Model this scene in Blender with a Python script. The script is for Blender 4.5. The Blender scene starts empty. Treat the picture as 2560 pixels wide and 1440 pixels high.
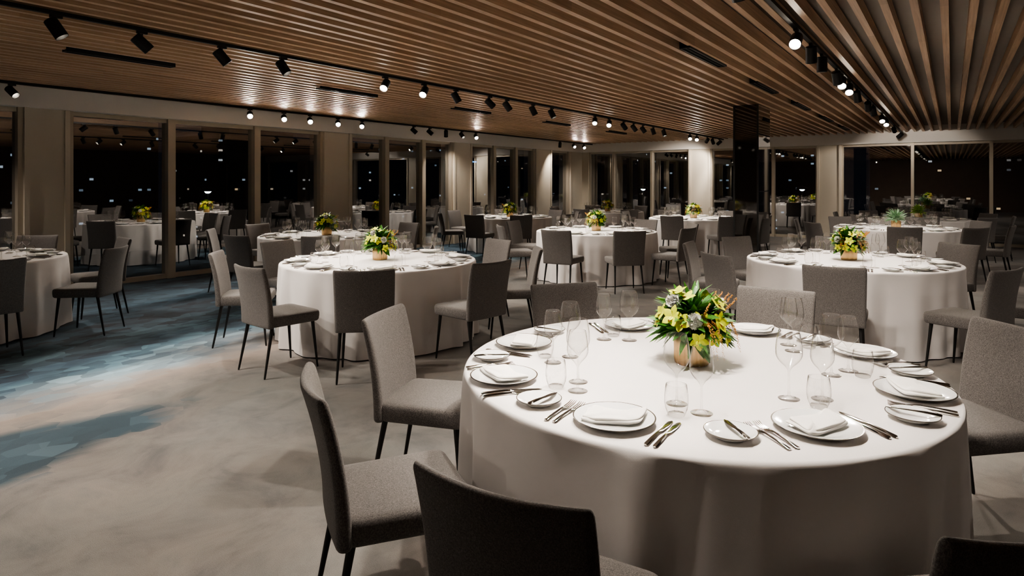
import bpy, math, random
from mathutils import Vector, Matrix, Euler
random.seed(7)
pi=math.pi
CD=math.cos(math.radians(55.491)); SD=math.sin(math.radians(55.491))
def W(X,D): return (X*CD+D*SD, -X*SD+D*CD)      # survey frame -> room frame
HC=1.53
scene=bpy.context.scene
COL=scene.collection

# ---------------------------------------------------------------- materials
def newmat(name):
    m=bpy.data.materials.new(name); m.use_nodes=True
    nt=m.node_tree; nt.nodes.clear()
    out=nt.nodes.new('ShaderNodeOutputMaterial')
    return m,nt,out
def N(nt,t,ins=None,**kw):
    n=nt.nodes.new(t)
    for k,v in kw.items(): setattr(n,k,v)
    if ins:
        for k,v in ins.items():
            s=n.inputs[k]
            if isinstance(v,bpy.types.NodeSocket): nt.links.new(v,s)
            else: s.default_value=v
    return n
def MA(nt,op,a,b=None,c=None,clamp=False):
    n=nt.nodes.new('ShaderNodeMath'); n.operation=op; n.use_clamp=clamp
    for i,v in enumerate((a,b,c)):
        if v is None: continue
        if isinstance(v,bpy.types.NodeSocket): nt.links.new(v,n.inputs[i])
        else: n.inputs[i].default_value=v
    return n.outputs[0]
def MIX(nt,f,a,b,mode='MIX'):
    n=nt.nodes.new('ShaderNodeMix'); n.data_type='RGBA'; n.blend_type=mode
    for s,v in ((n.inputs[0],f),(n.inputs[6],a),(n.inputs[7],b)):
        if isinstance(v,bpy.types.NodeSocket): nt.links.new(v,s)
        else: s.default_value=v if not isinstance(v,tuple) or len(v)==4 else (*v,1)
    return n.outputs[2]
def RAMP(nt,f,stops,interp='LINEAR'):
    n=nt.nodes.new('ShaderNodeValToRGB'); cr=n.color_ramp; cr.interpolation=interp
    while len(cr.elements)<len(stops): cr.elements.new(0.5)
    for e,(p,c) in zip(cr.elements,stops):
        e.position=p; e.color=(*c,1)
    nt.links.new(f,n.inputs[0]); return n.outputs[0]
def pbr(name,col,rough=.5,metal=0,noise=0,nscale=20,bump=0,bscale=200,coat=0,sheen=0,spec=None,ior=None):
    m,nt,out=newmat(name)
    p=N(nt,'ShaderNodeBsdfPrincipled',{'Roughness':rough,'Metallic':metal,'Coat Weight':coat,'Sheen Weight':sheen})
    tc=N(nt,'ShaderNodeTexCoord')
    nz=N(nt,'ShaderNodeTexNoise',{'Vector':tc.outputs['Object'],'Scale':nscale,'Detail':4})
    c=MIX(nt,nz.outputs[0],tuple(x*(1-noise) for x in col),tuple(min(1,x*(1+noise)) for x in col))
    nt.links.new(c,p.inputs['Base Color'])
    if spec is not None: p.inputs['Specular IOR Level'].default_value=spec
    if bump:
        nb=N(nt,'ShaderNodeTexNoise',{'Vector':tc.outputs['Object'],'Scale':bscale,'Detail':3})
        b=N(nt,'ShaderNodeBump',{'Strength':bump,'Distance':.002,'Height':nb.outputs[0]})
        nt.links.new(b.outputs[0],p.inputs['Normal'])
    nt.links.new(p.outputs[0],out.inputs[0]); return m
def emis(name,col,st):
    m,nt,out=newmat(name)
    e=N(nt,'ShaderNodeEmission',{'Color':(*col,1),'Strength':st}); nt.links.new(e.outputs[0],out.inputs[0]); return m

M={}
M['cloth']=pbr('white_linen',(.83,.80,.78),.85,noise=.03,nscale=6,bump=.25,bscale=700,sheen=.2)
M['napkin']=pbr('napkin_linen',(.88,.86,.82),.85,noise=.03,bump=.2,bscale=500)
M['plate']=pbr('white_china',(.86,.87,.86),.12,noise=.01,coat=.5)
M['rim']=pbr('platinum_rim',(.10,.09,.08),.25,metal=.8)
M['steel']=pbr('polished_steel',(.62,.60,.57),.12,metal=1,noise=.03)
M['black']=pbr('black_powder_coat',(.012,.012,.012),.45,noise=.1)
M['blackin']=pbr('black_recess',(.004,.004,.004),.8)
M['bronze']=pbr('bronze_black_glass',(.012,.009,.007),.04,coat=1,spec=.8)
M['beige']=pbr('beige_powder_coat',(.66,.60,.50),.5,noise=.04,nscale=3)
M['mull']=pbr('champagne_aluminium',(.52,.46,.37),.42,metal=.2,noise=.04,nscale=4)
M['white']=pbr('warm_white_plaster',(.88,.85,.80),.8,noise=.02,nscale=2)
M['ceil']=pbr('grey_soffit',(.34,.31,.28),.9,noise=.06,nscale=2)
M['wallin']=pbr('brown_wall_panel',(.16,.11,.08),.6,noise=.2,nscale=3)
M['gold']=pbr('brushed_gold',(.56,.38,.19),.32,metal=1,noise=.08,nscale=30)
M['leaf']=pbr('leaf_green',(.055,.18,.025),.4,noise=.5,nscale=25,coat=.2)
M['leafp']=pbr('leaf_pale_green',(.20,.36,.20),.55,noise=.35,nscale=25)
M['leafl']=pbr('leaf_lime_green',(.30,.50,.08),.5,noise=.35,nscale=25)
M['orchid']=pbr('orchid_yellow_green',(.56,.62,.025),.5,noise=.25,nscale=60)
M['lip']=pbr('orchid_lip_red',(.35,.03,.03),.5,noise=.4,nscale=80)
M['carn']=pbr('carnation_white',(.95,.94,.90),.8,noise=.02,nscale=60)
M['amar']=pbr('amaranth_rust',(.50,.24,.05),.7,noise=.4,nscale=80)
# chair fabric
m,nt,out=newmat('grey_woven_fabric'); M['fabric']=m
tc=N(nt,'ShaderNodeTexCoord')
mp=N(nt,'ShaderNodeMapping',{'Vector':tc.outputs['Object'],'Scale':(700,170,170)})
w2=N(nt,'ShaderNodeTexNoise',{'Vector':mp.outputs[0],'Scale':1,'Detail':3})
mp2=N(nt,'ShaderNodeMapping',{'Vector':tc.outputs['Object'],'Scale':(170,700,700)})
w3=N(nt,'ShaderNodeTexNoise',{'Vector':mp2.outputs[0],'Scale':1,'Detail':3})
s=MA(nt,'ADD',MA(nt,'MULTIPLY',w2.outputs[0],.5),MA(nt,'MULTIPLY',w3.outputs[0],.5))
c=RAMP(nt,s,[(.36,(.070,.064,.061)),(.5,(.148,.137,.129)),(.64,(.265,.248,.234))])
p=N(nt,'ShaderNodeBsdfPrincipled',{'Base Color':c,'Roughness':.9,'Sheen Weight':.15})
b=N(nt,'ShaderNodeBump',{'Strength':.5,'Distance':.0015,'Height':s}); nt.links.new(b.outputs[0],p.inputs['Normal'])
nt.links.new(p.outputs[0],out.inputs[0])
# thin glass : Schlick-like reflectance on both sides
def thin_glass(name,tint,f0,edge,pwr=3.0,rough=.012,fp=5.0):
    m,nt,out=newmat(name)
    lw=N(nt,'ShaderNodeLayerWeight',{'Blend':.5}); x=lw.outputs['Facing']
    f=MA(nt,'ADD',MA(nt,'MULTIPLY',MA(nt,'POWER',x,fp),1-f0),f0,clamp=True)
    tr=N(nt,'ShaderNodeBsdfTransparent',{'Color':MIX(nt,MA(nt,'POWER',x,pwr),tint,edge)})
    gl=N(nt,'ShaderNodeBsdfGlossy',{'Roughness':rough,'Color':(1,1,1,1)})
    mx=N(nt,'ShaderNodeMixShader',{0:f,1:tr.outputs[0],2:gl.outputs[0]})
    nt.links.new(mx.outputs[0],out.inputs[0]); return m
M['bowl']=thin_glass('drinking_glass',(.985,.985,.98),.075,(.03,.03,.03),5.0,.035,3.8)
M['pane']=thin_glass('window_glass',(.6,.62,.64),.34,(.3,.3,.3))
M['lens']=emis('lamp_lens',(1,.88,.72),30)
# slat wood
m,nt,out=newmat('oak_slats'); M['slat']=m
geo=N(nt,'ShaderNodeNewGeometry'); sx=N(nt,'ShaderNodeSeparateXYZ',{0:geo.outputs['Position']})
row=MA(nt,'FLOOR',MA(nt,'DIVIDE',sx.outputs[1],.09))
wn=N(nt,'ShaderNodeTexWhiteNoise',{'W':row},noise_dimensions='1D')
seg=MA(nt,'FLOOR',MA(nt,'ADD',MA(nt,'DIVIDE',sx.outputs[0],2.7),MA(nt,'MULTIPLY',wn.outputs[0],5)))
cb=N(nt,'ShaderNodeCombineXYZ',{0:seg,1:row,2:0.0})
wn2=N(nt,'ShaderNodeTexWhiteNoise',{'Vector':cb.outputs[0]},noise_dimensions='3D')
mp=N(nt,'ShaderNodeMapping',{'Vector':geo.outputs['Position'],'Scale':(1.5,60,60)})
gn=N(nt,'ShaderNodeTexNoise',{'Vector':mp.outputs[0],'Scale':1,'Detail':5,'Distortion':.4})
c1=RAMP(nt,gn.outputs[0],[(.3,(.55,.37,.235)),(.55,(.70,.49,.33)),(.75,(.80,.58,.41))])
c2=MIX(nt,1.0,c1,RAMP(nt,wn2.outputs[0],[(0,(.82,.80,.78)),(1,(1.0,1.0,1.0))]),'MULTIPLY')
p=N(nt,'ShaderNodeBsdfPrincipled',{'Base Color':c2,'Roughness':.42}); nt.links.new(p.outputs[0],out.inputs[0])
# carpet
m,nt,out=newmat('watercolour_carpet'); M['carpet']=m
geo=N(nt,'ShaderNodeNewGeometry'); P=geo.outputs['Position']
big=N(nt,'ShaderNodeTexNoise',{'Vector':P,'Scale':.9,'Detail':4,'Roughness':.6})
mpv=N(nt,'ShaderNodeMapping',{'Vector':P,'Scale':(1,1.5,1)})
vo=N(nt,'ShaderNodeTexVoronoi',{'Vector':mpv.outputs[0],'Scale':6.5,'Randomness':1.0})
cell=N(nt,'ShaderNodeTexNoise',{'Vector':vo.outputs['Position'],'Scale':1.3,'Detail':5,'Roughness':.65})
mpb=N(nt,'ShaderNodeMapping',{'Vector':vo.outputs['Position'],'Scale':(.9,1.6,1)})
cell2=N(nt,'ShaderNodeTexNoise',{'Vector':mpb.outputs[0],'Scale':1.1,'Detail':6,'Roughness':.75})
sx=N(nt,'ShaderNodeSeparateXYZ',{0:P}); U=sx.outputs[0]; V=sx.outputs[1]
s0=MA(nt,'ADD',MA(nt,'MULTIPLY',MA(nt,'SUBTRACT',U,2.64),-.18),MA(nt,'MULTIPLY',MA(nt,'SUBTRACT',V,5.15),.976))
s1=MA(nt,'ADD',s0,MA(nt,'MULTIPLY',MA(nt,'SUBTRACT',big.outputs[0],.5),.9))
s2=MA(nt,'ADD',s1,MA(nt,'MULTIPLY',MA(nt,'SUBTRACT',cell.outputs[0],.5),1.0))
mid=N(nt,'ShaderNodeTexNoise',{'Vector':P,'Scale':2.3,'Detail':5,'Roughness':.65,'Distortion':.6})
grey=RAMP(nt,mid.outputs[0],[(.3,(.165,.162,.16)),(.45,(.235,.222,.212)),(.58,(.28,.262,.246)),(.7,(.225,.222,.217))])
gr2=RAMP(nt,big.outputs[0],[(.35,(.82,.87,.89)),(.65,(1.06,1.02,1.0))])
grey=MIX(nt,1.0,grey,gr2,'MULTIPLY')
blue=RAMP(nt,MA(nt,'DIVIDE',s2,4.0,clamp=True),[(0,(.40,.335,.29)),(.05,(.36,.355,.35)),(.10,(.30,.41,.48)),(.2,(.14,.27,.36)),(.27,(.045,.09,.14)),(.36,(.13,.235,.31)),(.5,(.028,.06,.095)),(.75,(.055,.105,.15)),(1,(.04,.07,.10))])
dk=RAMP(nt,cell2.outputs[0],[(.38,(.20,.23,.28)),(.48,(.7,.7,.72)),(.60,(1.6,1.6,1.55))])
blue=MIX(nt,MA(nt,'MULTIPLY',MA(nt,'SUBTRACT',s2,.1),2.5,clamp=True),blue,MIX(nt,1.0,blue,dk,'MULTIPLY'))
f1=MA(nt,'MULTIPLY',MA(nt,'ADD',s2,.25),3.2,clamp=True)
colr=MIX(nt,f1,grey,blue)
du=MA(nt,'DIVIDE',MA(nt,'SUBTRACT',U,.65),1.6); dv=MA(nt,'DIVIDE',MA(nt,'SUBTRACT',V,4.38),.42)
rr=MA(nt,'SQRT',MA(nt,'ADD',MA(nt,'MULTIPLY',du,du),MA(nt,'MULTIPLY',dv,dv)))
rr=MA(nt,'ADD',rr,MA(nt,'MULTIPLY',MA(nt,'SUBTRACT',cell.outputs[0],.5),1.1))
f2=MA(nt,'MULTIPLY',MA(nt,'SUBTRACT',1.08,rr),4.5,clamp=True)
pc=RAMP(nt,cell2.outputs[0],[(.35,(.022,.045,.062)),(.55,(.05,.095,.125)),(.7,(.13,.20,.24))])
colr=MIX(nt,f2,colr,pc)
fine=N(nt,'ShaderNodeTexNoise',{'Vector':P,'Scale':260,'Detail':2})
colr=MIX(nt,1.0,colr,RAMP(nt,fine.outputs[0],[(.3,(.85,.85,.85)),(.7,(1.1,1.1,1.1))]),'MULTIPLY')
p=N(nt,'ShaderNodeBsdfPrincipled',{'Base Color':colr,'Roughness':.95,'Sheen Weight':.1})
b=N(nt,'ShaderNodeBump',{'Strength':.5,'Distance':.004,'Height':fine.outputs[0]}); nt.links.new(b.outputs[0],p.inputs['Normal'])
nt.links.new(p.outputs[0],out.inputs[0])
# building facade
def facade(name,thr,c_on,st):
    m,nt,out=newmat(name)
    geo=N(nt,'ShaderNodeNewGeometry'); sx=N(nt,'ShaderNodeSeparateXYZ',{0:geo.outputs['Position']})
    h=MA(nt,'ADD',sx.outputs[0],sx.outputs[1])
    a=MA(nt,'DIVIDE',h,1.1); z=MA(nt,'DIVIDE',sx.outputs[2],1.3)
    cb=N(nt,'ShaderNodeCombineXYZ',{0:MA(nt,'FLOOR',a),1:MA(nt,'FLOOR',z),2:0.0})
    wn=N(nt,'ShaderNodeTexWhiteNoise',{'Vector':cb.outputs[0]},noise_dimensions='3D')
    on=MA(nt,'GREATER_THAN',wn.outputs[0],thr)
    fa=MA(nt,'FRACT',a); fz=MA(nt,'FRACT',z)
    k=MA(nt,'MULTIPLY',MA(nt,'MULTIPLY',MA(nt,'GREATER_THAN',fa,.3),MA(nt,'LESS_THAN',fa,.7)),MA(nt,'MULTIPLY',MA(nt,'GREATER_THAN',fz,.4),MA(nt,'LESS_THAN',fz,.6)))
    stn=MA(nt,'MULTIPLY',MA(nt,'MULTIPLY',on,k),MA(nt,'MULTIPLY',MA(nt,'FRACT',MA(nt,'MULTIPLY',wn.outputs[0],97.0)),st))
    cc=MIX(nt,MA(nt,'FRACT',MA(nt,'MULTIPLY',wn.outputs[0],31.0)),c_on,(.6,.8,1))
    p=N(nt,'ShaderNodeBsdfPrincipled',{'Base Color':(.01,.011,.013,1),'Roughness':.7,'Emission Color':cc,'Emission Strength':stn})
    nt.links.new(p.outputs[0],out.inputs[0]); return m
M['fac1']=facade('night_facade_warm',.92,(1,.7,.4),.6)
M['fac2']=facade('night_facade_cool',.90,(.7,.85,1),.45)
M['bluesign']=emis('blue_sign_glow',(.1,.4,1),2.5)
M['street']=emis('street_lamp_glow',(.8,.95,1),12)

# ---------------------------------------------------------------- mesh helpers
def mk(name,V_,F_,mats,idx=None,smooth=True,angle=35):
    me=bpy.data.meshes.new(name); me.from_pydata([tuple(v) for v in V_],[],F_)
    for k in (mats if isinstance(mats,(list,tuple)) else [mats]): me.materials.append(M[k])
    if idx:
        for p_,i in zip(me.polygons,idx): p_.material_index=i
    me.validate()
    if smooth:
        me.shade_smooth()
        me.set_sharp_from_angle(angle=math.radians(angle))
    me.update(); return me
def boxes(lst):
    V_=[];F_=[];I=[]
    for b_ in lst:
        x0,x1,y0,y1,z0,z1=b_[:6]; mi=b_[6] if len(b_)>6 else 0
        o=len(V_)
        V_+=[(x0,y0,z0),(x1,y0,z0),(x1,y1,z0),(x0,y1,z0),(x0,y0,z1),(x1,y0,z1),(x1,y1,z1),(x0,y1,z1)]
        for f in ((0,3,2,1),(4,5,6,7),(0,1,5,4),(1,2,6,5),(2,3,7,6),(3,0,4,7)):
            F_.append(tuple(o+i for i in f)); I.append(mi)
    return V_,F_,I
def lathe(prof,n=32,mod=None):
    V_=[];F_=[];rings=[]
    for r,z in prof:
        if r<1e-6: rings.append([len(V_)]); V_.append((0,0,z))
        else:
            ring=[]
            for i in range(n):
                a=2*pi*i/n; rr=r*(mod(a,z) if mod else 1)
                ring.append(len(V_)); V_.append((rr*math.cos(a),rr*math.sin(a),z))
            rings.append(ring)
    FI=[]
    for k in range(len(rings)-1):
        A,B=rings[k],rings[k+1]
        for i in range(n):
            j=(i+1)%n
            if len(A)==1 and len(B)==1: continue
            if len(A)==1: F_.append((A[0],B[j],B[i]))
            elif len(B)==1: F_.append((A[i],A[j],B[0]))
            else: F_.append((A[i],A[j],B[j],B[i]))
            FI.append(k)
    return V_,F_,FI
def loft(rings,cap=True):
    V_=[];F_=[];n=len(rings[0])
    for r in rings: V_+=list(r)
    for k in range(len(rings)-1):
        for i in range(n):
            j=(i+1)%n
            F_.append((k*n+i,k*n+j,(k+1)*n+j,(k+1)*n+i))
    if cap:
        F_.append(tuple(range(n-1,-1,-1))); F_.append(tuple(range((len(rings)-1)*n,len(rings)*n)))
    return V_,F_
def rrect(hx,hy,r,nx=8,ny=8,na=5):
    r=min(r,hx*.98,hy*.98); pts=[]
    cs=[(hx-r,hy-r,0),(-hx+r,hy-r,pi/2),(-hx+r,-hy+r,pi),(hx-r,-hy+r,3*pi/2)]
    for ci,(cx,cy,a0) in enumerate(cs):
        for i in range(na+1):
            a=a0+pi/2*i/na; pts.append((cx+r*math.cos(a),cy+r*math.sin(a)))
        nx_,ny_,_=cs[(ci+1)%4]; a1=a0+pi/2
        ex,ey=cx+r*math.cos(a1),cy+r*math.sin(a1)
        fx,fy=nx_+r*math.cos(a1),ny_+r*math.sin(a1)
        m_=nx if ci%2==0 else ny
        for i in range(1,m_):
            t=i/m_; pts.append((ex+(fx-ex)*t,ey+(fy-ey)*t))
    return pts
def obj(name,me,loc=(0,0,0),rot=(0,0,0),parent=None,**props):
    o=bpy.data.objects.new(name,me); COL.objects.link(o)
    o.location=loc; o.rotation_euler=rot
    if parent: o.parent=parent
    for k,v in props.items(): o[k]=v
    return o
def spawn(name,parts,loc,rz,**props):
    e=obj(name,None,loc,(0,0,rz),**props); e.empty_display_size=.1
    for (pn,me,mat) in parts:
        c=bpy.data.objects.new(pn,me); COL.objects.link(c); c.parent=e; c.matrix_local=mat
    return e
I4=Matrix.Identity(4)
T=Matrix.Translation
def merge(acc,V_,F_,mat=I4,mi=0):
    o=len(acc[0]); acc[0].extend([mat@Vector(v) for v in V_]); acc[1].extend([tuple(o+i for i in f) for f in F_]); acc[2].extend([mi]*len(F_) if isinstance(mi,int) else mi)

# ---------------------------------------------------------------- room shell
VW=10.43; UW=19.3; ZC=2.82; ZT=2.55
UN=-3.2; VR=-7.0
V_,F_,I=boxes([(UN,UW+.3,VR,VW+.3,-.12,0)])
obj('floor',mk('floor',V_,F_,'carpet',smooth=False),kind='structure')
PITCH=.18
L=[(UN,UW+.3,VR,VW+.3,ZC+.15,ZC+.30,0)]
k0=int((VR+.05)/PITCH)
for k in range(k0,200):
    v=k*PITCH+.02
    if v>VW-.3: break
    L.append((UN,UW-.2,v,v+.052,ZC,ZC+.11,1))
V_,F_,I=boxes(L)
obj('ceiling',mk('ceiling',V_,F_,['ceil','slat'],I,smooth=False),kind='structure')
pil=[(-.75,-.05),(3.38,3.92),(8.37,9.08),(12.41,13.14),(16.24,17.16),(18.35,UW+.3)]
L=[(UN,UW+.3,VW-.22,VW+.3,ZT,ZC+.15,1)]
for a,b_ in pil:
    L.append((a,b_,VW-.12,VW+.3,0,ZT))
    L.append((a,a+.06,VW-.15,VW-.12,0,ZT)); L.append((b_-.06,b_,VW-.15,VW-.12,0,ZT))
L.append((UN,-.75,VW-.1,VW+.3,0,ZT))
V_,F_,I=boxes(L); obj('wall_left',mk('wall_left',V_,F_,['beige','white'],I,smooth=False),kind='structure')
wins=[]
for (a,b_,n,ed) in [(-.05,3.38,2,None),(3.92,8.37,3,[5.38,6.92]),(9.08,12.41,3,[10.14,11.34]),(13.14,16.24,3,[14.2,15.27]),(17.16,18.35,1,[])]:
    ed=ed if ed is not None else [a+(b_-a)*(i+1)/n for i in range(n-1)]
    e=[a]+ed+[b_]
    for i in range(len(e)-1): wins.append(('L',e[i],e[i+1]))
L=[(UW-.22,UW+.3,VR,VW-.22,ZT,ZC+.15,1)]
for b_,a in [(10.45,10.05),(6.63,5.96),(3.05,2.45),(-4.0,-4.6)]:
    L.append((UW-.12,UW+.3,a,b_,0,ZT))
    L.append((UW-.15,UW-.12,a,a+.06,0,ZT)); L.append((UW-.15,UW-.12,b_-.06,b_,0,ZT))
V_,F_,I=boxes(L); obj('wall_back',mk('wall_back',V_,F_,['beige','white'],I,smooth=False),kind='structure')
for e in ([10.05,9.17,7.85,6.63],[5.96,5.2,4.2,3.05],[2.45,.83,-.78,-2.4,-4.0],[-4.6,-7.0]):
    for i in range(len(e)-1): wins.append(('B',e[i+1],e[i]))
for k,(s_,a,b_) in enumerate(wins):
    fw=.06 if s_=='L' else .035
    L=[(a,a+fw,-.10,.10,0,ZT),(b_-fw,b_,-.10,.10,0,ZT),(a,b_,-.05,.07,0,.07),(a,b_,-.05,.07,ZT-.06,ZT)]
    L.append((a+fw,b_-fw,.0,.006,.07,ZT-.06,1))
    V_,F_,I=boxes(L)
    keep=[i for i in range(len(F_)) if not (I[i]==1 and i%6!=2)]
    F_=[F_[i] for i in keep]; I=[I[i] for i in keep]
    if s_=='L': V_=[(x,VW+y,z) for x,y,z in V_]
    else: V_=[(UW+y,x,z) for x,y,z in V_]; F_=[tuple(reversed(f)) for f in F_]
    obj('window_%d'%(k+1),mk('window',V_,F_,['mull','pane'],I,smooth=False),kind='structure')
V_,F_,I=boxes([(UN,UW+.3,VR-.2,VR,0,ZC+.15)]); obj('wall_right',mk('wall_right',V_,F_,'wallin',smooth=False),kind='structure')
V_,F_,I=boxes([(UN-.2,UN,VR-.2,VW+.3,0,ZC+.15)]); obj('wall_near',mk('wall_near',V_,F_,'wallin',smooth=False),kind='structure')

V_,F_,I=boxes([(10.93,11.72,2.61,3.02,0,ZC),(10.915,11.735,2.595,3.035,0,.06,1),(10.925,10.93,2.61,2.64,.06,ZC,1),(10.925,10.93,2.99,3.02,.06,ZC,1),(10.93,11.72,2.605,2.61,1.38,1.39,1)])
obj('column',mk('column',V_,F_,['bronze','black'],I,smooth=False),label='tall square column clad in reflective black bronze glass',category='column')

# ---------------------------------------------------------------- furniture meshes
def table_mesh(r,seed,n=300):
    rnd=random.Random(seed); ph=[rnd.random()*6.28 for _ in range(5)]
    def fold(a):
        w=a+.12*math.sin(2*a+ph[3])+.06*math.sin(5*a+ph[4])
        f=math.cos(15*w+ph[0])+.6*math.cos(23*w+ph[1])+.35*math.cos(34*w+ph[2])
        f/=1.5
        return f+.3*abs(f)*f
    prof=[(r*.5,.757),(r*.9,.757),(r-.012,.756),(r-.004,.752),(r,.744)]
    allr=[[(pr*math.cos(2*pi*i/n),pr*math.sin(2*pi*i/n),z) for i in range(n)] for pr,z in prof]
    V_=[(0,0,.757)];F_=[]
    NK=20
    for k in range(1,NK+1):
        h=(k/NK)**1.5; z=.744-h*(.744-.012)
        rr=[]
        for i in range(n):
            a=2*pi*i/n
            q=r+.001+.006*h+.030*(h**.55)*(fold(a)-.3)
            rr.append((q*math.cos(a),q*math.sin(a),z))
        allr.append(rr)
    idx=[]
    for rg in allr: idx.append(range(len(V_),len(V_)+n)); V_+=rg
    for i in range(n): F_.append((0,idx[0][i],idx[0][(i+1)%n]))
    for k in range(len(idx)-1):
        for i in range(n):
            j=(i+1)%n; F_.append((idx[k][i],idx[k+1][i],idx[k+1][j],idx[k][j]))
    return mk('tablecloth',V_,F_,'cloth',angle=80)
def table_under(r):
    V_,F_,_=lathe([(0,0.0),(.35,0),(.35,.03),(.05,.05),(.05,.70),(r-.05,.71),(r-.03,.72),(r-.03,.745),(0,.745)],48)
    return mk('table_base',V_,F_,'black')
under=table_under(.93)
cloths=[table_mesh(.962,s_) for s_ in (3,8,15)]
def chair_parts():
    rings=[]
    for z,s_,dy in [(.385,.90,0),(.388,.95,0),(.400,.985,0),(.43,1,0),(.452,1.0,0),(.466,.985,0),(.474,.95,0),(.478,.85,0),(.480,.6,0),(.481,.2,0)]:
        rings.append([(x*s_,y*s_+.01,z) for x,y in [(px*(1-.04*(-py/.23)),py) for px,py in rrect(.225,.225,.045)]])
    V_,F_=loft(rings); seat=mk('seat',V_,F_,'fabric',angle=60)
    rings=[]
    H0,H1=.385,.865
    hs=[0,.004,.015,.05,.12,.2,.3,.4,.5,.6,.7,.8,.9,.96,.982,.994,1]
    for h in hs:
        z=H0+(H1-H0)*h
        e=1.0
        if h>.95: e=math.sqrt(max(0,1-((h-.95)/.05)**2))*.85+.15
        if h<.02: e=.75+.25*h/.02
        th=(.026-.008*h)*e; hw=(.228-.004*math.cos(h*3))-(1-e)*.012
        cy=-.215-.02*h-.075*h*h
        pts=rrect(hw,th,.02,nx=14,ny=2,na=4)
        rings.append([(x,y+cy+.034*(x/.225)**2*(.35+.65*h),z+.006*(x/.225)**2*h) for x,y in pts])
    V_,F_=loft(rings); back=mk('backrest',V_,F_,'fabric',angle=60)
    parts=[('seat',seat,I4),('backrest',back,I4)]
    for sx_,sy in ((1,1),(-1,1),(1,-1),(-1,-1)):
        top=Vector((sx_*.185,sy*.18+.0,.39)); bot=Vector((sx_*.205,.215 if sy>0 else -.255,0))
        rings=[]
        for t in (0,.03,.5,.985,1):
            c_=bot.lerp(top,t); r_=.008+.007*t
            if t in (0,): r_*=.8
            rings.append([(c_.x+r_*math.cos(2*pi*i/10),c_.y+r_*math.sin(2*pi*i/10),c_.z) for i in range(10)])
        V_,F_=loft(rings); parts.append(('leg',mk('leg',V_,F_,'black'),I4))
    return parts
CH=chair_parts()
def plate_mesh(r,nm):
    pr=[(0,.004),(r*.55,.004),(r*.60,.001),(r*.64,.004),(r*.97,.017),(r,.0195),(r*1.0,.0215),(r*.968,.0215),(r*.62,.0085),(r*.56,.0065),(0,.0065)]
    V_,F_,FI=lathe(pr,64); return mk(nm,V_,F_,['plate','rim'],[1 if 4<=k<=6 else 0 for k in FI],angle=50)
plate=plate_mesh(.133,'dinner_plate'); bplate=plate_mesh(.080,'bread_plate')
def wine(s,rb,nm):
    prof=[(0,.0),(.036,.0005),(.037,.002),(.024,.004),(.010,.008),(.0045,.016),(.0036,.04),(.0036,.095),(.005,.105),(.0095,.111)]
    z0,z1=.111,.245
    for i in range(1,15):
        t=i/14
        r_=rb*(math.sin(min(1,t/.42)*pi/2)**.75 if t<.42 else 1-.25*((t-.42)/.58)**1.8)
        prof.append((max(r_,.0096),z0+(z1-z0)*t**1.02))
    r_=prof[-1][0]; prof+= [(r_-.0012,z1+.0006),(r_-.0018,z1-.001)]
    prof=[(a,b_*s) for a,b_ in prof]
    V_,F_,FI=lathe(prof,32)
    return mk(nm,V_,F_,'bowl',angle=70)
wineA=wine(1.0,.046,'wine_glass'); wineB=wine(.92,.040,'wine_glass')
prof=[(0,.0),(.024,0),(.028,.003),(.0285,.006),(.036,.025),(.0395,.045),(.039,.07),(.034,.105),(.0328,.1055),(.0323,.104)]
acc=([],[],[])
V1,F1,FI1=lathe(prof,32); merge(acc,V1,F1)
V1,F1,FI1=lathe([(0,.0105),(.026,.0095),(.0282,.006)],32); merge(acc,V1,F1)
tumbler=mk('water_glass',*acc[:2],'bowl',angle=70)
def strip(secs):
    rings=[]
    for y,w,z,t in secs: rings.append([(w,y,z),(w*.7,y,z+t),(-w*.7,y,z+t),(-w,y,z),(-w*.7,y,z-t*.6),(w*.7,y,z-t*.6)])
    return loft(rings)
V_,F_=strip([(-.115,.004,.004,.002),(-.11,.0075,.004,.004),(-.06,.0065,.005,.0045),(-.015,.0045,.006,.0035),(.0,.0055,.006,.0025),(.01,.009,.006,.0012),(.07,.0105,.004,.001),(.105,.008,.003,.0008),(.118,.001,.002,.0005)])
knife=mk('table_knife',V_,F_,'steel',angle=50)
V_,F_=strip([(y*.72,w,z,t) for y,w,z,t in [(-.115,.004,.004,.002),(-.11,.007,.004,.004),(-.06,.006,.005,.004),(-.01,.005,.005,.0025),(.01,.008,.005,.0012),(.08,.010,.004,.001),(.11,.001,.003,.0005)]])
bknife=mk('butter_knife',V_,F_,'steel',angle=50)
acc=([],[],[])
V1,F1=strip([(-.105,.004,.004,.002),(-.10,.0085,.004,.002),(-.05,.005,.008,.002),(.0,.0035,.010,.002),(.02,.006,.009,.0015),(.032,.012,.006,.0012),(.045,.0125,.004,.001)]); merge(acc,V1,F1)
for i in range(4):
    x=-.0105+.007*i
    V1,F1=strip([(.044,.0019,.004,.001),(.08,.0016,.006,.001),(.098,.0008,.011,.0006)]); merge(acc,V1,F1,T((x,0,0)))
fork=mk('table_fork',acc[0],acc[1],'steel',angle=50)
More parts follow.
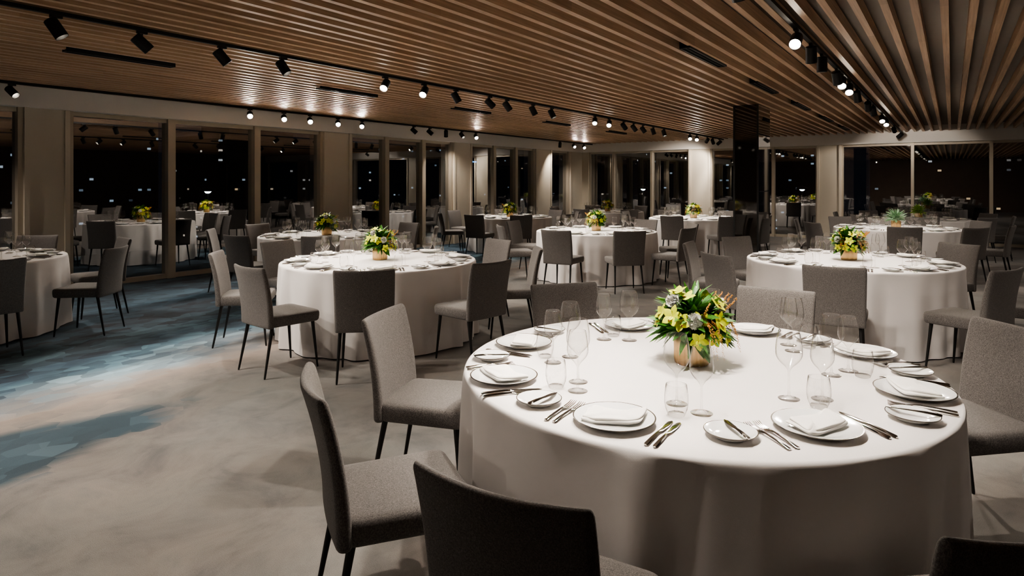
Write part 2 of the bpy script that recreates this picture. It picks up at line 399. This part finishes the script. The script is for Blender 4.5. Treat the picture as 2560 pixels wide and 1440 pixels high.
def napkin_mesh(seed):
    rnd=random.Random(seed); acc=([],[],[])
    for k in range(2):
        z0=.0075+k*.0075; hx=.094-.004*k; hy=.055-.006*k; sh=.22+.16*k
        rings=[]
        for zz,s_ in ((0,.955),(.0008,.985),(.0025,1),(.0055,1),(.0075,.988),(.0086,.96),(.0092,.85),(.0095,.5)):
            rings.append([(x*s_+sh*y*s_+.006*k+.002*math.sin(y*60+seed),y*s_+.0025*math.sin(x*28+k*2+seed),z0+zz+.005*(x/.1)**2+.0022*math.sin(x*38+y*30+seed+k)*(zz/.009)+.006*max(0,(abs(x)-.06)/.04)) for x,y in rrect(hx,hy,.010,14,8,3)])
        V1,F1=loft(rings); merge(acc,V1,F1)
    return mk('napkin',acc[0],acc[1],'napkin',angle=70)
napk=[napkin_mesh(s_) for s_ in (1,2,3)]

# ---------------------------------------------------------------- flowers
def leafgeo(L_,w,curl,vd=.25,rows=6):
    V_=[];F_=[]
    for i in range(rows+1):
        t=i/rows; ww=w*max(.02,math.sin(pi*min(1,t*.93+.05))**.9)
        z=-curl*L_*t*t
        V_+=[(-ww,L_*t,z+ww*vd),(0,L_*t,z),(ww,L_*t,z+ww*vd)]
    for i in range(rows):
        o=i*3
        F_+=[(o,o+1,o+4,o+3),(o+1,o+2,o+5,o+4)]
    return V_,F_
def aim(d,roll=0):
    d=Vector(d).normalized(); q=d.to_track_quat('Y','Z').to_matrix().to_4x4()
    return q@Matrix.Rotation(roll,4,'Y')
def orchid_mesh():
    acc=([],[],[])
    for k in range(5):
        a=pi/2+k*2*pi/5
        V1,F1=leafgeo(.042,.0155 if k else .013,-.25,.2,5)
        mt=Matrix.Rotation(-(a-pi/2),4,'Y')@Matrix.Rotation(math.radians(64),4,'X')
        merge(acc,V1,F1,mt,0)
    for k,(dx,ang) in enumerate(((0,-15),(-.004,0),(.004,0))):
        V1,F1=leafgeo(.020,.006,.5,-.5,4)
        merge(acc,V1,F1,T((dx,.002,-.002))@Matrix.Rotation(math.radians(-25+ang),4,'X'),1 if k==0 else 0)
    return mk('orchid_flower',acc[0],acc[1],['orchid','lip'],acc[2],angle=80)
orchid=orchid_mesh()
def carn_mesh():
    acc=([],[],[]); rnd=random.Random(4)
    for k in range(110):
        z=rnd.uniform(-.3,1); a=rnd.uniform(0,2*pi); r_=math.sqrt(1-z*z)
        d=Vector((r_*math.cos(a),r_*math.sin(a),z))
        V1,F1=leafgeo(.034*rnd.uniform(.85,1.1),.016,rnd.uniform(-.3,.3),rnd.uniform(-.4,.4),4)
        V1=[(x+rnd.uniform(-.001,.001),y,zz+rnd.uniform(-.002,.002)) for x,y,zz in V1]
        merge(acc,V1,F1,aim(d,rnd.uniform(0,6.28)))
    return mk('carnation_flower',acc[0],acc[1],'carn',angle=180)
carn=carn_mesh()
def foliage_mesh(mat,n,seed,Ls=(.07,.13),w=(.010,.018),up=.15):
    acc=([],[],[]); rnd=random.Random(seed)
    for k in range(n):
        z=rnd.uniform(-.35,1); a=rnd.uniform(0,2*pi); r_=math.sqrt(max(0,1-z*z))
        d=Vector((r_*math.cos(a),r_*math.sin(a),z+up))
        base=Vector((d.x*.05,d.y*.05,.15+max(-.01,z*.06)))
        V1,F1=leafgeo(rnd.uniform(*Ls),rnd.uniform(*w),rnd.uniform(0,.55))
        merge(acc,V1,F1,T(base)@aim(d+Vector((rnd.uniform(-.4,.4),rnd.uniform(-.4,.4),rnd.uniform(-.3,.3))),rnd.uniform(-.8,.8)))
    # leaves that reach down fold gently back up and stay clear of the cloth
    VV=[Vector((q.x,q.y,q.z if q.z>.07 else .02+.05*math.exp((q.z-.07)/.05))) for q in acc[0]]
    return mk('foliage',VV,acc[1],mat,angle=80)
fol=foliage_mesh('leaf',300,5,(.085,.15),(.012,.02)); folp=foliage_mesh('leafp',170,6,(.08,.15),(.006,.012),.4); foll=foliage_mesh('leafl',170,9,(.07,.14),(.01,.016),.3)
def amar_mesh():
    acc=([],[],[]); rnd=random.Random(9)
    for s_ in range(22):
        a=rnd.uniform(-2.2,1.6); up=rnd.random()<.3
        p_=Vector((.10*math.cos(a),.10*math.sin(a),.2)); d=Vector((math.cos(a),math.sin(a),1.0 if up else .15))*.0062
        for k in range(22 if up else 30):
            sz=.0046*(1-k/40)
            for _ in range(3):
                q=p_+Vector((rnd.uniform(-.004,.004),rnd.uniform(-.004,.004),rnd.uniform(-.004,.004)))
                V1=[(sz,0,0),(-sz,0,0),(0,sz,0),(0,-sz,0),(0,0,sz),(0,0,-sz)]
                F1=[(0,2,4),(2,1,4),(1,3,4),(3,0,4),(2,0,5),(1,2,5),(3,1,5),(0,3,5)]
                merge(acc,V1,F1,T(q))
            p_=p_+d; d.z-=.0002 if up else .0004; d.x*=.95; d.y*=.95
            if p_.z<.02: break
    return mk('amaranth_spray',acc[0],acc[1],'amar')
amar=amar_mesh()
prof=[(0,0),(.066,0),(.070,.004),(.073,.02),(.074,.09),(.073,.122),(.070,.125),(.064,.122),(.064,.09),(0,.085)]
V_,F_,FI=lathe(prof,160,mod=lambda a,z:1+.018*math.cos(28*a)); vase=mk('vase',V_,F_,'gold',angle=80)
def arrangement(variant=0):
    parts=[('vase',vase,I4)]
    rnd=random.Random(21)
    if variant==0:
        parts.append(('foliage',fol,I4)); parts.append(('amaranth_spray',amar,I4))
        for k in range(24):
            z=[-.25,.1,.3,.55,.85][k%5]+rnd.uniform(-.08,.08); a=k*2.4+rnd.uniform(-.2,.2); r_=math.sqrt(1-z*z)
            d=Vector((r_*math.cos(a),r_*math.sin(a),z)); R=rnd.uniform(.125,.155)
            parts.append(('orchid_flower',orchid,T(Vector((d.x*R,d.y*R,.165+d.z*R*1.1)))@aim(d+Vector((0,0,.15)),rnd.uniform(-.6,.6))@Matrix.Scale(rnd.uniform(.9,1.15),4)))
        for a,z in ((3.9,.3),(1.2,.4),(2.9,.75),(5.6,.6)):
            r_=math.sqrt(1-z*z); R=.14
            parts.append(('carnation_flower',carn,T((r_*math.cos(a)*R,r_*math.sin(a)*R,.165+z*R))@aim((r_*math.cos(a),r_*math.sin(a),z))@Matrix.Rotation(-pi/2,4,'X')))
    else:
        parts.append(('foliage',folp if variant==1 else foll,I4))
    return parts
ARR=[arrangement(0),arrangement(1),arrangement(2)]

# ---------------------------------------------------------------- tables, chairs, settings
PAT=[193,240,282,320,4,46,98,148]
TABLES=[ # X, D, chair angles, setting list, detail, arrangement
 (.76,2.73,[(202,1.26),(157,1.25),(106,1.25),(55,1.27),(8,1.3),(335,1.42),(281,1.265),(239,1.27)],
   [(237,.79),(285,.75),(331,.81),(10,.83),(50,.76),(101,.70),(156,.77),(195,.82)],2,0),
 (-1.33,6.45,[(193,1.26),(243,1.29),(277,1.33),(318,1.3),(2,1.32),(42,1.3),(98,1.3),(148,1.3)],None,2,0),
 (-2.75,9.5,None,None,1,0),(-5.68,6.5,None,None,2,0),
 (1.36,10.35,None,None,1,0),(-.05,14.6,None,None,0,0),(2.6,17.4,None,None,0,0),
 (4.0,14.1,None,None,0,0),(3.38,6.42,[(197,1.28),(238,1.3),(283,1.3),(320,1.32),(20,1.3),(68,1.3),(113,1.3),(155,1.3)],None,2,0),
 (6.6,11.0,None,None,1,1),(8.7,13.7,None,None,0,2)]
FACE={(1,243):50,(8,283):118,(0,281):96,(0,157):-14}
def inview(X,D,m_=120):
    if D<.7: return False
    px=1280+1600*X/D
    return -m_<px<2560+m_
rnd=random.Random(11)
AOFF=-55.491
def place(name,me,wx,wy,z,ang,lab,cat,grp):
    obj(name,me,(wx,wy,z),(0,0,ang),label=lab,category=cat,group=grp)
for ti,(X,D,ch,st,det,av) in enumerate(TABLES):
    wx,wy=W(X,D)
    spawn('round_dining_table',[('table_base',under,I4),('tablecloth',cloths[ti%3],I4)],(wx,wy,0),rnd.uniform(0,6.28) if ti else 0.4,
        label='round banquet table draped in a floor-length white tablecloth',category='table',group='round banquet tables')
    spawn('flower_arrangement',ARR[av],(wx+(.02 if ti==0 else 0),wy,.757),math.radians(-20+ti*37),
        label=['yellow-green orchids and white carnations in a ribbed gold vase','pale silvery green foliage in a ribbed gold vase','bright lime green foliage in a ribbed gold vase'][av],
        category='flowers',group='table centrepieces')
    chairs=ch or [(a+rnd.uniform(-3,3),1.3+rnd.uniform(-.02,.04)) for a in PAT]
    for a,rd in chairs:
        ar=math.radians(a); cx,cy=X+rd*math.cos(ar),D+rd*math.sin(ar)
        if not inview(cx,cy,250 if ti else 700): continue
        face=a+180+(0 if ti==0 else rnd.uniform(-4,4))
        for (t_,k),fv in FACE.items():
            if t_==ti and abs(a-k)<1: face=fv
        u,v_=W(cx,cy)
        spawn('dining_chair',CH,(u,v_,0),math.radians(face+AOFF-90),
            label='grey woven upholstered dining chair with slim black metal legs',category='chair',group='banquet dining chairs')
    sets=st or [((197 if ti==8 else 193)+45*k,.79) for k in range(8)]
    for a,rd in sets:
        ar=math.radians(a); px_,py_=X+rd*math.cos(ar),D+rd*math.sin(ar)
        if not inview(px_,py_,60): continue
        f=ar+pi; fx,fy=math.cos(f),math.sin(f); rx,ry=fy,-fx
        base=math.degrees(f)+AOFF-90
        def P_(r_,fw): 
            return W(px_+rx*r_+fx*fw,py_+ry*r_+fy*fw)
        z=.757
        u,v_=P_(0,0); place('dinner_plate',plate,u,v_,z,0,'white china dinner plate with a dark silver rim','plate','dinner plates')
        place('napkin',napk[rnd.randrange(3)],u,v_,z+.004,math.radians(base+rnd.uniform(-8,8)+ (20 if det else 0)),'folded white linen napkin lying on a dinner plate','napkin','folded napkins')
        for mesh_,r_,fw in ((wineA,.11,.27),(wineB,.215,.225)):
            u,v_=P_(r_+rnd.uniform(-.006,.006),fw+rnd.uniform(-.008,.008)); place('wine_glass',mesh_,u,v_,z,0,'clear empty stemmed wine glass beside a place setting','glass','wine glasses')
        u,v_=P_(.15,.165); place('water_glass',tumbler,u,v_,z,0,'clear stemless water tumbler beside a place setting','glass','water tumblers')
        u,v_=P_(-.293,.02); place('bread_plate',bplate,u,v_,z,0,'small white bread plate with a dark silver rim','plate','bread plates')
        if det>=1:
            for r_ in (-.158,-.190):
                u,v_=P_(r_,-.01); place('table_fork',fork,u,v_,z,math.radians(base+rnd.uniform(-1,1)),'polished steel dinner fork beside a plate','fork','dinner forks')
            for r_ in (.155,.182):
                u,v_=P_(r_,-.01); place('table_knife',knife,u,v_,z,math.radians(base+rnd.uniform(-1,1)),'polished steel table knife beside a plate','knife','table knives')
            u,v_=P_(-.275,.02); place('butter_knife',bknife,u,v_,z+.019,math.radians(base-8),'small steel butter knife resting across a bread plate','knife','butter knives')

# ---------------------------------------------------------------- ceiling fittings
def bear(v_,px):
    t=(px-1280)/1600; return v_*(CD*t+SD)/(CD-SD*t)
prof=[(0,.075),(.040,.075),(.047,.070),(.048,.06),(.048,-.075),(.044,-.075),(.043,.0),(.0,.0)]
V_,F_,FI=lathe(prof,28); sbody=mk('spotlight_body',V_,F_,'black',angle=40)
V_,F_,FI=lathe([(0,-.058),(.036,-.057),(.042,-.052)],24); slensA=mk('lamp_lens',V_,F_,'lens')
V_,F_,FI=lathe([(0,-.006),(.030,-.005),(.036,-.002)],24); slensB=mk('lamp_lens',V_,F_,'lens')
V_,F_,I=boxes([(-.04,.04,-.014,.014,-.022,0),(-.006,.006,-.006,.006,-.10,-.02)]); sbr=mk('mounting_bracket',V_,F_,'black',smooth=False)
V1=[W(*t[:2]) for t in TABLES]
rows={1:[V1[4],V1[1],V1[7],],2:[V1[0],V1[8],V1[9],V1[10]],3:[V1[3],V1[2],V1[5],V1[6]]}
TR={1:(5.55,[140,355,555,708,963,1060,1140,1225,1268,1333,1380,1487,1523,1560,1585,1608,1633,1660,1725,1742,1768,1782,1798]),
    2:(1.05,[1990,2028,2055,2092,2105,2123,2143,2170,2183,2205,2215,2235,2250,2262]),
    3:(9.88,[30,625,710,775,845,905,1035,1075,1115,1155,1190,1400,1435,1460,1495])}
EXTRA={1:[1.1,-.6],2:[1.5,2.0,2.45,2.9,3.15,3.4,3.9],3:[1.2]}  # heads out of view, added to light the near tables, chairs and floor
AIMS={(2,2.45):(.9,2.5,0.0),(2,3.15):(1.45,2.1,.4)}
FACEDIR={1:{963,1060,1487,1523,1725,1742},2:{1990,2105,2123,2205,2215,2262},3:{625,710,775,845,905,1190,1435,1460}}
TZ=ZC-.03
def lamp(parent,mat,energy,size,blend=.8):
    ld=bpy.data.lights.new('spot_lamp','SPOT'); ld.energy=energy; ld.spot_size=math.radians(size); ld.spot_blend=blend; ld.shadow_soft_size=.025; ld.color=(1,.89,.78)
    lo=bpy.data.objects.new('spot_lamp',ld); COL.objects.link(lo)
    if parent: lo.parent=parent
    lo.matrix_local=mat
for r_,(v_,pxs) in TR.items():
    us=[(bear(v_,p_),p_ in FACEDIR[r_]) for p_ in pxs]+[(u,False) for u in EXTRA[r_]]
    us.sort()
    umax=max(u for u,_ in us)+.4; umin=min(u for u,_ in us)-.4
    V_,F_,I=boxes([(umin,umax,v_-.018,v_+.018,TZ,ZC)])
    obj('ceiling_track',mk('ceiling_track',V_,F_,'black',smooth=False),label='long black lighting track fixed under the timber slats',category='lighting track',group='lighting tracks')
    for ui,(u,toward) in enumerate(us):
        if u>UW-.6: continue
        tb=min(rows[r_],key=lambda q:abs(q[0]-u))
        if (r_,u) in AIMS: tgt=Vector(AIMS[(r_,u)])
        elif toward:
            cand=[q for q in rows[r_] if q[0]<u-.2]
            tb=max(cand,key=lambda q:q[0]) if cand else tb
            tgt=Vector((min(tb[0],u-1.7),tb[1]-(.5 if r_==3 else 0),1.1))
            if abs(tb[0]-u)>2.8: tgt=Vector((u-2.4,tb[1],1.1))
        elif r_==3 and ui%3==0:
            tgt=Vector((u+.5,10.3,1.2))
        elif u>15.5:
            tgt=Vector((19.1,v_+rnd.uniform(-.5,1.6),1.6))
        else:
            cand=[q for q in rows[r_] if q[0]>u-.5]
            tb=min(cand,key=lambda q:q[0]) if cand else tb
            tgt=Vector((tb[0]+rnd.uniform(-.2,.4),tb[1]+rnd.uniform(-.3,.3),.75))
            if abs(tb[0]-u)>2.0: tgt=Vector((u+math.copysign(1.2,tb[0]-u),tb[1],.4))
        piv=Vector((u,v_,TZ-.10)); d=(tgt-piv).normalized()
        R=d.to_track_quat('-Z','Y').to_matrix().to_4x4()
        e=spawn('track_spotlight',[('mounting_bracket',sbr,I4),('spotlight_body',sbody,T((0,0,-.10))@R),('lamp_lens',slensA if toward else slensB,T((0,0,-.10))@R)],(u,v_,TZ),0,
            label='matte black cylindrical spotlight hanging from a ceiling track',category='spotlight',group='track spotlights')
        lamp(e,T((0,0,-.10))@R@T((0,0,-.085)),64 if u<8 else 50,100 if r_==3 else 72,.8 if r_==3 else .5)
# unseen lamps without fittings, added as fill from near end and right-hand side
for (u,v_,tu,tv,en) in ((-1.5,3.4,0.4,3.4,25),(0.4,5.5,1.4,3.6,45),(3.5,-3.2,4.2,-1.2,20),(7,-3.2,7.2,-1,35),(12,-3.2,12.5,-1,40),(16,-3.2,16,-1,40)):
    d=(Vector((tu,tv,.4))-Vector((u,v_,2.65))).normalized()
    lamp(None,T((u,v_,2.65))@d.to_track_quat('-Z','Y').to_matrix().to_4x4(),en,100,.9)
def slot(u0,u1,v_):
    zt=ZC+.15
    V_,F_,I=boxes([(u0,u1,v_-.05,v_-.038,ZC-.02,zt),(u0,u1,v_+.038,v_+.05,ZC-.02,zt),(u0,u0+.012,v_-.05,v_+.05,ZC-.02,zt),(u1-.012,u1,v_-.05,v_+.05,ZC-.02,zt),(u0,u1,v_-.04,v_+.04,ZC-.006,ZC+.05,1),(u0,u1,v_-.004,v_+.004,ZC-.016,ZC,0)])
    obj('air_diffuser',mk('air_diffuser',V_,F_,['black','blackin'],I,smooth=False),label='long black linear air diffuser set between timber slats',category='air vent',group='linear air diffusers')
for a in (2.65,5.66,8.5,11.5,14.5): slot(a,a+1.05,7.08)
for a in (5.9,8.45,11.0,13.6,16.2): slot(a,a+1.2,2.08)

# ---------------------------------------------------------------- night city outside
for k,(x0,y0,w,d,h,f) in enumerate([(-10,78,26,14,9,'fac1'),(22,84,20,14,16,'fac2'),(48,80,30,14,8,'fac1'),(84,72,22,16,14,'fac2'),(112,50,16,26,10,'fac1'),(110,16,14,28,8,'fac2'),(108,-18,14,28,9,'fac1')]):
    V_,F_,I=boxes([(0,w,0,d,0,h+7),(w*.1,w*.45,d*.2,d*.7,h+7,h+9),(-.3,w+.3,-.3,d+.3,h+6.4,h+7)])
    obj('office_building',mk('office_building',V_,F_,f,smooth=False),(x0,y0,-7),label='dark office building at night with scattered lit windows',category='building',group='office buildings outside')
V_,F_,I=boxes([(0,5,-.1,.1,0,1.1,1),(.2,4.8,-.16,-.1,.25,.45),(.2,3.4,-.16,-.1,.65,.85)])
obj('illuminated_sign',mk('illuminated_sign',V_,F_,['bluesign','black'],I,smooth=False),(88,71.85,5),label='glowing blue sign on a dark building facade',category='sign')
V_,F_=loft([[(.08*math.cos(2*pi*i/10)*(1-t*.4),.08*math.sin(2*pi*i/10)*(1-t*.4),t*8) for i in range(10)] for t in (0,.5,1)]); pole=mk('lamp_post_pole',V_,F_,'black')
V_,F_,FI=lathe([(0,8.3),(.5,8.1),(.42,8.0),(0,8.0)],16); sh=mk('lamp_hood',V_,F_,'black')
V_,F_,FI=lathe([(0,7.86),(.13,7.9),(.2,7.99),(0,7.99)],16); gl=mk('lamp_globe',V_,F_,'street')
for x,y in ((7,34),(13,36),(22,38),(35,40),(50,42),(52,22),(56,10)):
    spawn('street_lamp',[('lamp_pole',pole,I4),('lamp_hood',sh,I4),('lamp_globe',gl,I4)],(x,y,-7),0,label='lit street lamp on a slim dark pole',category='street lamp',group='street lamps outside')
V_,F_,I=boxes([(-60,200,VW+1,140,-7.2,-7),(UW+1,200,-80,VW+1,-7.2,-7)])
obj('outside_ground',mk('outside_ground',V_,F_,'blackin',smooth=False),kind='structure')

# ---------------------------------------------------------------- world, camera
w=bpy.data.worlds.new('night'); scene.world=w; w.use_nodes=True
w.node_tree.nodes['Background'].inputs[0].default_value=(.02,.03,.05,1); w.node_tree.nodes['Background'].inputs[1].default_value=.12
cam=bpy.data.cameras.new('camera'); co=bpy.data.objects.new('camera',cam); COL.objects.link(co)
co.location=(0,0,HC); co.rotation_euler=(pi/2,0,math.radians(-55.491))
cam.sensor_width=36; cam.lens=22.5; cam.shift_y=-263/2560; cam.clip_end=400; cam.clip_start=.05
scene.camera=co
scene.view_settings.view_transform='AgX'
scene.view_settings.look='AgX - Medium High Contrast'
scene.view_settings.exposure=1.05
